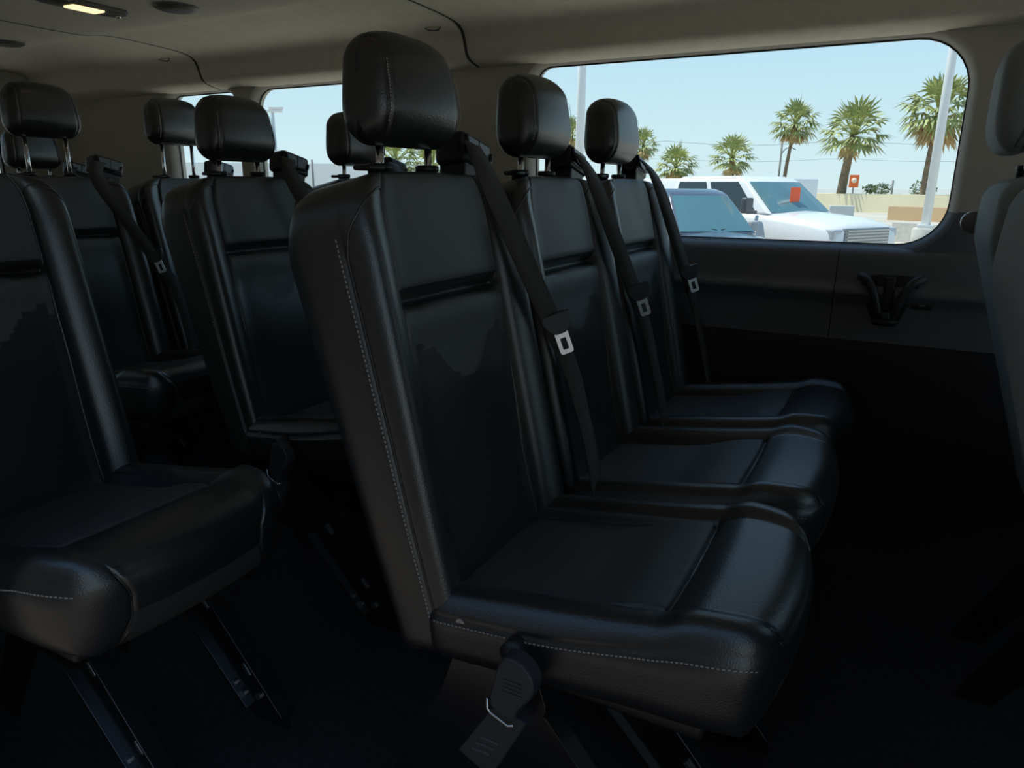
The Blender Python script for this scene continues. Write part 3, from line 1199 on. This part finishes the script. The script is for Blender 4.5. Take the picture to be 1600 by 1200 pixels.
def lamp_post(px, D, h, label, r=.10, base=True, head=True, armdir=0):
    t = empty('lamp_post', W(px, D), label, 'lamp post', 'white lamp posts in the car park')
    b = bmesh.new()
    tube(b, [(0, 0, 0), (0, 0, h * .5), (0, 0, h)], [r, r * .9, r * .75], 16)
    link('pole', b, POLEW, t)
    if base:
        b = bmesh.new()
        tube(b, [(0, 0, 0), (0, 0, .82), (0, 0, .86)], [.26, .26, .23], 24)
        link('concrete_base', b, CONC, t)
        b = bmesh.new()
        box(b, (-.16, -.16, .86), (.16, .16, .93), bevel=.01)
        link('base_plate', b, POLEW, t, smooth=False)
    if head:
        b = bmesh.new()
        rot = Matrix.Rotation(armdir, 4, 'Z')
        box(b, (-.55, -.16, h - .02), (.55, .16, h + .14), rot, bevel=.04)
        box(b, (-.2, -.2, h + .14), (.62, .2, h + .30), rot, bevel=.05)
        link('lamp_head', b, POLEW, t, smooth=False)
    return t


lamp_post(1453, 19.0, 9.0, 'white lamp post on a concrete base at the right end of the long window')
lamp_post(902, 21.0, 9.0, 'white lamp post at the left end of the long window beside a headrest', r=.13)
lamp_post(433, 46, 5.75, 'short white lamp post with twin heads seen through the rear side window', r=.11, armdir=R(35))


# ---- vehicles -----------------------------------------------------------------
def loft(b, secs):
    """secs: list of rings (same count) of points -> closed skin with end caps"""
    rings = [[b.verts.new(p) for p in s_] for s_ in secs]
    n = len(rings[0])
    for a, c in zip(rings[:-1], rings[1:]):
        for i in range(n):
            b.faces.new((a[i], a[(i + 1) % n], c[(i + 1) % n], c[i]))
    b.faces.new(rings[0][::-1])
    b.faces.new(rings[-1])


def body_section(x, w0, zb, zt, crown=.03, r=.10):
    """half-round shouldered cross section at station x"""
    pts = [(-w0 * .90, zb), (-w0, zb + .10), (-w0 * 1.005, (zb + zt) / 2), (-w0 * .985, zt - r), (-w0 * .93, zt - r * .3), (-w0 * .80, zt), (-w0 * .4, zt + crown * .7), (0, zt + crown)]
    full = pts + [(-y, z) for y, z in pts[::-1][1:]]
    return [(x, y, z) for y, z in full]


def quad(b, pts, n=None, th=.004):
    """thin solid panel"""
    v = [Vector(p) for p in pts]
    nn = (v[1] - v[0]).cross(v[2] - v[0]).normalized() * th
    A = [b.verts.new(p) for p in v]; B = [b.verts.new(p + nn) for p in v]
    b.faces.new(A[::-1]); b.faces.new(B)
    for i in range(len(v)):
        j = (i + 1) % len(v)
        b.faces.new((A[i], A[j], B[j], B[i]))


def cabin(root, st, wb, wt, zb, zt, paint, pillars, side_gl=CARG, ws_gl=CARW):
    """greenhouse: st = (rear base x, rear top x, front top x, front base x)"""
    xrb, xrt, xft, xfb = st
    b = bmesh.new()
    secs = []
    # roof and pillars as a closed tapered body, glass panels sit just outside it
    base = [(xrb, -wb, zb), (xfb, -wb, zb), (xfb, wb, zb), (xrb, wb, zb)]
    n = 14
    for i in range(n + 1):
        f = i / n
        g = f ** 1.0
        z = zb + (zt - zb) * f
        ins = 0
        if f > .86:
            ins = (f - .86) / .14
        wd = wb + (wt - wb) * g - .07 * ins ** 2
        a = xrb + (xrt - xrb) * g + .10 * ins ** 2
        c = xfb + (xft - xfb) * g - .16 * ins ** 2
        ringp = smoothp([(a, -wd), (c, -wd), (c, wd), (a, wd)], 0)
        bowx = .10
        pts = [(a, -wd), ((a + c) / 2, -wd), (c - .02, -wd), (c + bowx * .6, -wd * .6), (c + bowx, 0), (c + bowx * .6, wd * .6), (c - .02, wd), ((a + c) / 2, wd), (a, wd), (a - .03, 0)]
        secs.append([(x, y, z) for x, y in pts])
    loft(b, secs)
    cab = link('cabin', b, paint, root)
    md = cab.modifiers.new('b', 'BEVEL'); md.width = .03; md.segments = 2; md.limit_method = 'ANGLE'

    def fx(f): return xfb + (xft - xfb) * f
    def rx(f): return xrb + (xrt - xrb) * f
    def wy(f): return wb + (wt - wb) * f
    lo, hi = .06, .84
    b = bmesh.new()
    # windscreen, three facets following the bow
    for (ya, yb, ba, bb) in ((-.92, -.6, .005, .06), (-.6, 0, .06, .10), (0, .6, .10, .06), (.6, .92, .06, .005)):
        quad(b, [(fx(lo) + ba + .012, wy(lo) * ya, zb + (zt - zb) * lo), (fx(lo) + bb + .012, wy(lo) * yb, zb + (zt - zb) * lo),
                 (fx(hi) + bb + .012, wy(hi) * yb, zb + (zt - zb) * hi), (fx(hi) + ba + .012, wy(hi) * ya, zb + (zt - zb) * hi)])
    link('windscreen', b, ws_gl, cab, smooth=False)
    for sg in (-1, 1):
        for (a, c) in pillars:
            # a, c = fractions of the roof length from rear to front
            b = bmesh.new()
            def X(fr, f):
                return rx(f) + (fx(f) - rx(f)) * fr
            P_ = [(X(a, lo), sg * (wy(lo) + .010), zb + (zt - zb) * lo), (X(c, lo), sg * (wy(lo) + .010), zb + (zt - zb) * lo),
                  (X(c, hi), sg * (wy(hi) + .010), zb + (zt - zb) * hi), (X(a, hi), sg * (wy(hi) + .010), zb + (zt - zb) * hi)]
            if sg > 0: P_ = P_[::-1]
            quad(b, P_)
            link('side_window', b, side_gl, cab, smooth=False)
    return cab


def wheel(root, x, y, r=.40, wd=.26):
    b = bmesh.new()
    tube(b, [(x, y - wd / 2, r), (x, y - wd / 2 + .03, r), (x, y + wd / 2 - .03, r), (x, y + wd / 2, r)], [r * .92, r, r, r * .92], 28)
    wh = link('wheel', b, RUBBER, root)
    b = bmesh.new()
    for sg in (-1, 1):
        tube(b, [(x, y + sg * wd / 2, r), (x, y + sg * (wd / 2 + .012), r)], [r * .62, r * .55], 20)
    link('rim', b, mat('alloy', (.5, .5, .5), .3, metal=.8), wh)


def mirror(root, x, y, z, m, sz=(.10, .24, .20)):
    b = bmesh.new()
    sg = 1 if y > 0 else -1
    box(b, (x - sz[0] / 2, y - sz[1] / 2, z), (x + sz[0] / 2, y + sz[1] / 2, z + sz[2]), bevel=.03, seg=3)
    box(b, (x - .03, min(y, y - sg * .25), z - .01), (x + .03, max(y, y - sg * .25), z + .05), bevel=.01)
    link('side_mirror', b, m, root, smooth=False)


# white crew-cab pickup
hd = R(-30)
front = W(1362, 13.6)
tr = empty('pickup_truck', front - Vector((math.cos(hd), math.sin(hd), 0)) * 2.92, 'white crew cab pickup with a red hang tag behind its windscreen', 'pickup truck', rz=hd)
b = bmesh.new()
loft(b, [body_section(x, w0, zb, zt, cr, .12) for x, w0, zb, zt, cr in
         ((-2.92, .96, .62, 1.28, .0), (-2.80, .99, .52, 1.32, .0), (-1.0, 1.0, .45, 1.33, .0), (-.7, 1.0, .45, 1.33, .0), (.9, 1.0, .45, 1.32, .02), (1.25, 1.0, .45, 1.29, .05),
          (1.9, .99, .45, 1.25, .06), (2.5, .96, .48, 1.19, .06), (2.80, .92, .52, 1.12, .05), (2.92, .86, .55, 1.02, .03))])
link('body', b, WHITEP, tr)
cabin(tr, (-1.00, -.86, .80, 1.62), .90, .74, 1.26, 1.93, WHITEP, ((.07, .46), (.52, .90)))
for sg in (-1, 1):
    for x in (-1.9, 1.9):
        wheel(tr, x, sg * .86)
    if sg < 0: mirror(tr, 1.36, sg * 1.20, 1.28, mat('dark_mirror_shell', (.10, .10, .11), .4), (.12, .22, .27))
    b = bmesh.new()
    box(b, (2.68, sg * .77 - .12, .90), (2.915, sg * .77 + .12, 1.07), bevel=.03)
    link('headlight', b, mat('headlight_glass', (.45, .47, .50), .1, spec=1.0), tr, smooth=False)
b = bmesh.new()
box(b, (2.86, -.62, .74), (2.95, .62, 1.08), bevel=.02)
gr = link('grille', b, mat('grey_grille', (.28, .29, .30), .4, metal=.5), tr, smooth=False)
for i in range(6):
    b = bmesh.new()
    box(b, (2.945, -.58, .78 + i * .05), (2.965, .58, .80 + i * .05))
    link('grille_bar', b, mat('alloy', (.5, .5, .5), .3, metal=.8), gr, smooth=False)
b = bmesh.new()
box(b, (2.75, -.92, .50), (3.02, .92, .72), bevel=.05)
link('bumper', b, CHROME, tr, smooth=False)
tg = bmesh.new()
box(tg, (1.22, -.16, 1.52), (1.24, .10, 1.78), Matrix.Translation((.23, -.02, -.05)), bevel=.005)
tag_o = link('hang_tag', tg, REDT, tr, smooth=False)
tag_o['label'] = 'red hang tag behind the windscreen'

# slate blue crossover in front of it
hd = R(-49)
c0 = W(1111, 11.3)
su = empty('parked_car', c0 - Vector((math.cos(hd), math.sin(hd), 0)) * .75, 'slate blue parked car with a large bluish windscreen, in front of the white pickup', 'car', rz=hd)
su.scale = (.92, .76, 1)
b = bmesh.new()
loft(b, [body_section(x, w0, zb, zt, cr, .12) for x, w0, zb, zt, cr in
         ((-2.2, .80, .5, 1.02, .0), (-2.05, .88, .38, 1.08, .0), (-1.0, .93, .30, 1.10, .0), (.7, .94, .30, 1.09, .02), (1.1, .93, .30, 1.06, .05),
          (1.7, .91, .30, 1.01, .06), (2.2, .86, .34, .93, .06), (2.45, .76, .38, .82, .04), (2.52, .66, .42, .74, .02))])
link('body', b, SLATEP, su)
cabin(su, (-2.0, -1.55, .25, 1.12), .86, .62, 1.06, 1.70, SLATEP, ((.07, .44), (.48, .88)))
for sg in (-1, 1):
    for x in (-1.45, 1.5):
        wheel(su, x, sg * .80, .34, .22)
    mirror(su, .72, sg * 1.03, 1.08, mat('pale_mirror_shell', (.42, .44, .46), .35), (.13, .17, .15))
    b = bmesh.new()
    box(b, (2.15, sg * .70 - .14, .72), (2.44, sg * .70 + .10, .84), bevel=.03)
    link('headlight', b, mat('headlight_glass', (.45, .47, .50), .1, spec=1.0), su, smooth=False)
for sg in (-1, 1):
    b = bmesh.new()
    tube(b, [(1.15, sg * .05, 1.12), (1.03, sg * .40, 1.16), (1.00, sg * .66, 1.17)], .010, 6)
    link('wiper', b, RUBBER, su)

# long white van behind
hd = R(-30)
vn = empty('white_van', W(1130, 27), 'long white van roof showing just above the pickup', 'van', rz=hd)
b = bmesh.new()
box(b, (-3.6, -.95, .45), (3.1, .95, 2.02), bevel=.09, seg=3)
link('body', b, WHITEP, vn)
for sg in (-1, 1):
    for x in (-2.2, 2.2):
        wheel(vn, x, sg * .85)
    b = bmesh.new()
    box(b, (1.4, sg * .955 - .01, 1.25), (2.9, sg * .955 + .01, 1.8), bevel=.005)
    link('side_window', b, CARG, vn, smooth=False)

# ---- low walls, sign, poles ------------------------------------------------------
U = Vector((math.cos(YAW), math.sin(YAW), 0))


def wall_run(name, px0, px1, D0, D1, h, m, label, cat, th=.3):
    a, c = W(px0, D0), W(px1, D1)
    d = (c - a); L = d.length
    t = bmesh.new()
    box(t, (0, -th / 2, 0), (L, th / 2, h))
    n = 40
    o = link(name, t, m, smooth=False, loc=a)
    o.rotation_euler = (0, 0, math.atan2(d.y, d.x))
    return tag(o, label, cat)


wall_run('boundary_wall', 1255, 1560, 64, 58, 1.28, CREAM, 'long cream boundary wall on the skyline behind the pickup bonnet', 'wall', 3.0)
wall_run('boundary_wall', 1395, 1560, 46, 44, .74, TAN, 'low tan wall in front of the cream wall, left of the lamp post base', 'wall', .6)
wall_run('roof_line', 1270, 1600, 150, 140, 1.55, WHITEB, 'pale low roof line far off above the cream wall', 'building', 8)
wall_run('boundary_wall', 1405, 1600, 27.5, 25.5, .62, CONC, 'low pale concrete wall just left of the lamp post base', 'wall', .3)
wall_run('warehouse', 150, 735, 96, 88, 3.95, WHITEB, 'long white building low in the rear side windows', 'building', 8)
b = bmesh.new()
box(b, (-.62, -.3, 0), (.62, .3, .78), bevel=.03)
o = link('utility_cabinet', b, mat('grey_white_cabinet', (.55, .56, .56), .6), smooth=False, loc=W(1317, 44))
o.rotation_euler = (0, 0, YAW * .3)
tag(o, 'grey white utility cabinet at the foot of the largest palm', 'cabinet')
# orange roadside sign
sg_ = empty('roadside_sign', W(1331, 84), 'small orange sign on a post right of the largest palm trunk', 'sign', rz=R(6))
b = bmesh.new()
tube(b, [(0, 0, 0), (0, 0, 1.9)], .08, 10)
link('post', b, POLEG, sg_)
b = bmesh.new()
box(b, (-.45, -.08, 1.75), (.45, .08, 3.0), bevel=.03)
link('sign_panel', b, ORANGE, sg_, smooth=False)
b = bmesh.new()
tube(b, [(0, -.085, 2.45), (0, -.10, 2.45)], .27, 20)
link('sign_emblem', b, mat('cream_emblem', (.8, .7, .55), .6), sg_)
# utility poles with curved arms
for px, D, h, lab in ((1213, 92, 6.9, 'thin utility pole with curved arms left of the tall thin palm'), (1392, 100, 2.6, 'thin distant pole between the largest palm and the lamp post'), (488, 80, 4.2, 'thin distant pole seen through the rear side window')):
    t = empty('utility_pole', W(px, D), lab, 'pole')
    b = bmesh.new()
    tube(b, [(0, 0, 0), (0, 0, h)], .11, 8)
    link('mast', b, POLEG, t)
    if h > 5:
        for zz in (h - 1.6, h - 5.0):
            b = bmesh.new()
            tube(b, smoothp([(0, 0, zz), (.3, .1, zz + .65), (.9, .3, zz + .95), (1.5, .5, zz + .6)], 2, False), .06, 6)
            link('arm', b, POLEG, t)
for (z, D, lab) in ((5.9, 92, 'upper of the faint overhead wires behind the palms'), (5.0, 120, 'lower of the faint overhead wires behind the palms')):
    b = bmesh.new()
    a, c = W(560, D), W(1600, D)
    pts = []
    for i in range(31):
        f = i / 30
        p = a.lerp(c, f)
        pts.append((p.x, p.y, z - .5 * math.sin((f * 4 % 1) * math.pi)))
    tube(b, pts, .018, 5)
    tag(link('overhead_wire', b, POLEG), lab, 'wire')
# a few distant shrubs on the skyline
for i, (px, D, r_, lab) in enumerate(((1440, 95, 1.0, 'small round dark shrub on the skyline left of the lamp post'), (1376, 110, .8, 'low dark shrub on the skyline right of the orange sign'), (1358, 112, .6, 'lowest dark shrub on the skyline beside the largest palm trunk'))):
    b = bmesh.new()
    rnd = random.Random(i)
    for k in range(260):
        v = Vector((rnd.gauss(0, 1), rnd.gauss(0, 1), rnd.gauss(0, 1))).normalized() * r_ * rnd.uniform(.6, 1)
        v.x *= 1.5
        c = v + Vector((0, 0, 1.55))
        a_, c_ = Vector((rnd.uniform(-1, 1), rnd.uniform(-1, 1), rnd.uniform(-1, 1))) * .28, Vector((rnd.uniform(-1, 1), rnd.uniform(-1, 1), rnd.uniform(-1, 1))) * .28
        b.faces.new([b.verts.new(c), b.verts.new(c + a_), b.verts.new(c + c_)])
    tube(b, [(0, 0, 0), (0, 0, 1.6)], .12, 8)
    tag(link('shrub', b, BUSHM, smooth=False, loc=W(px, D)), lab, 'shrub')
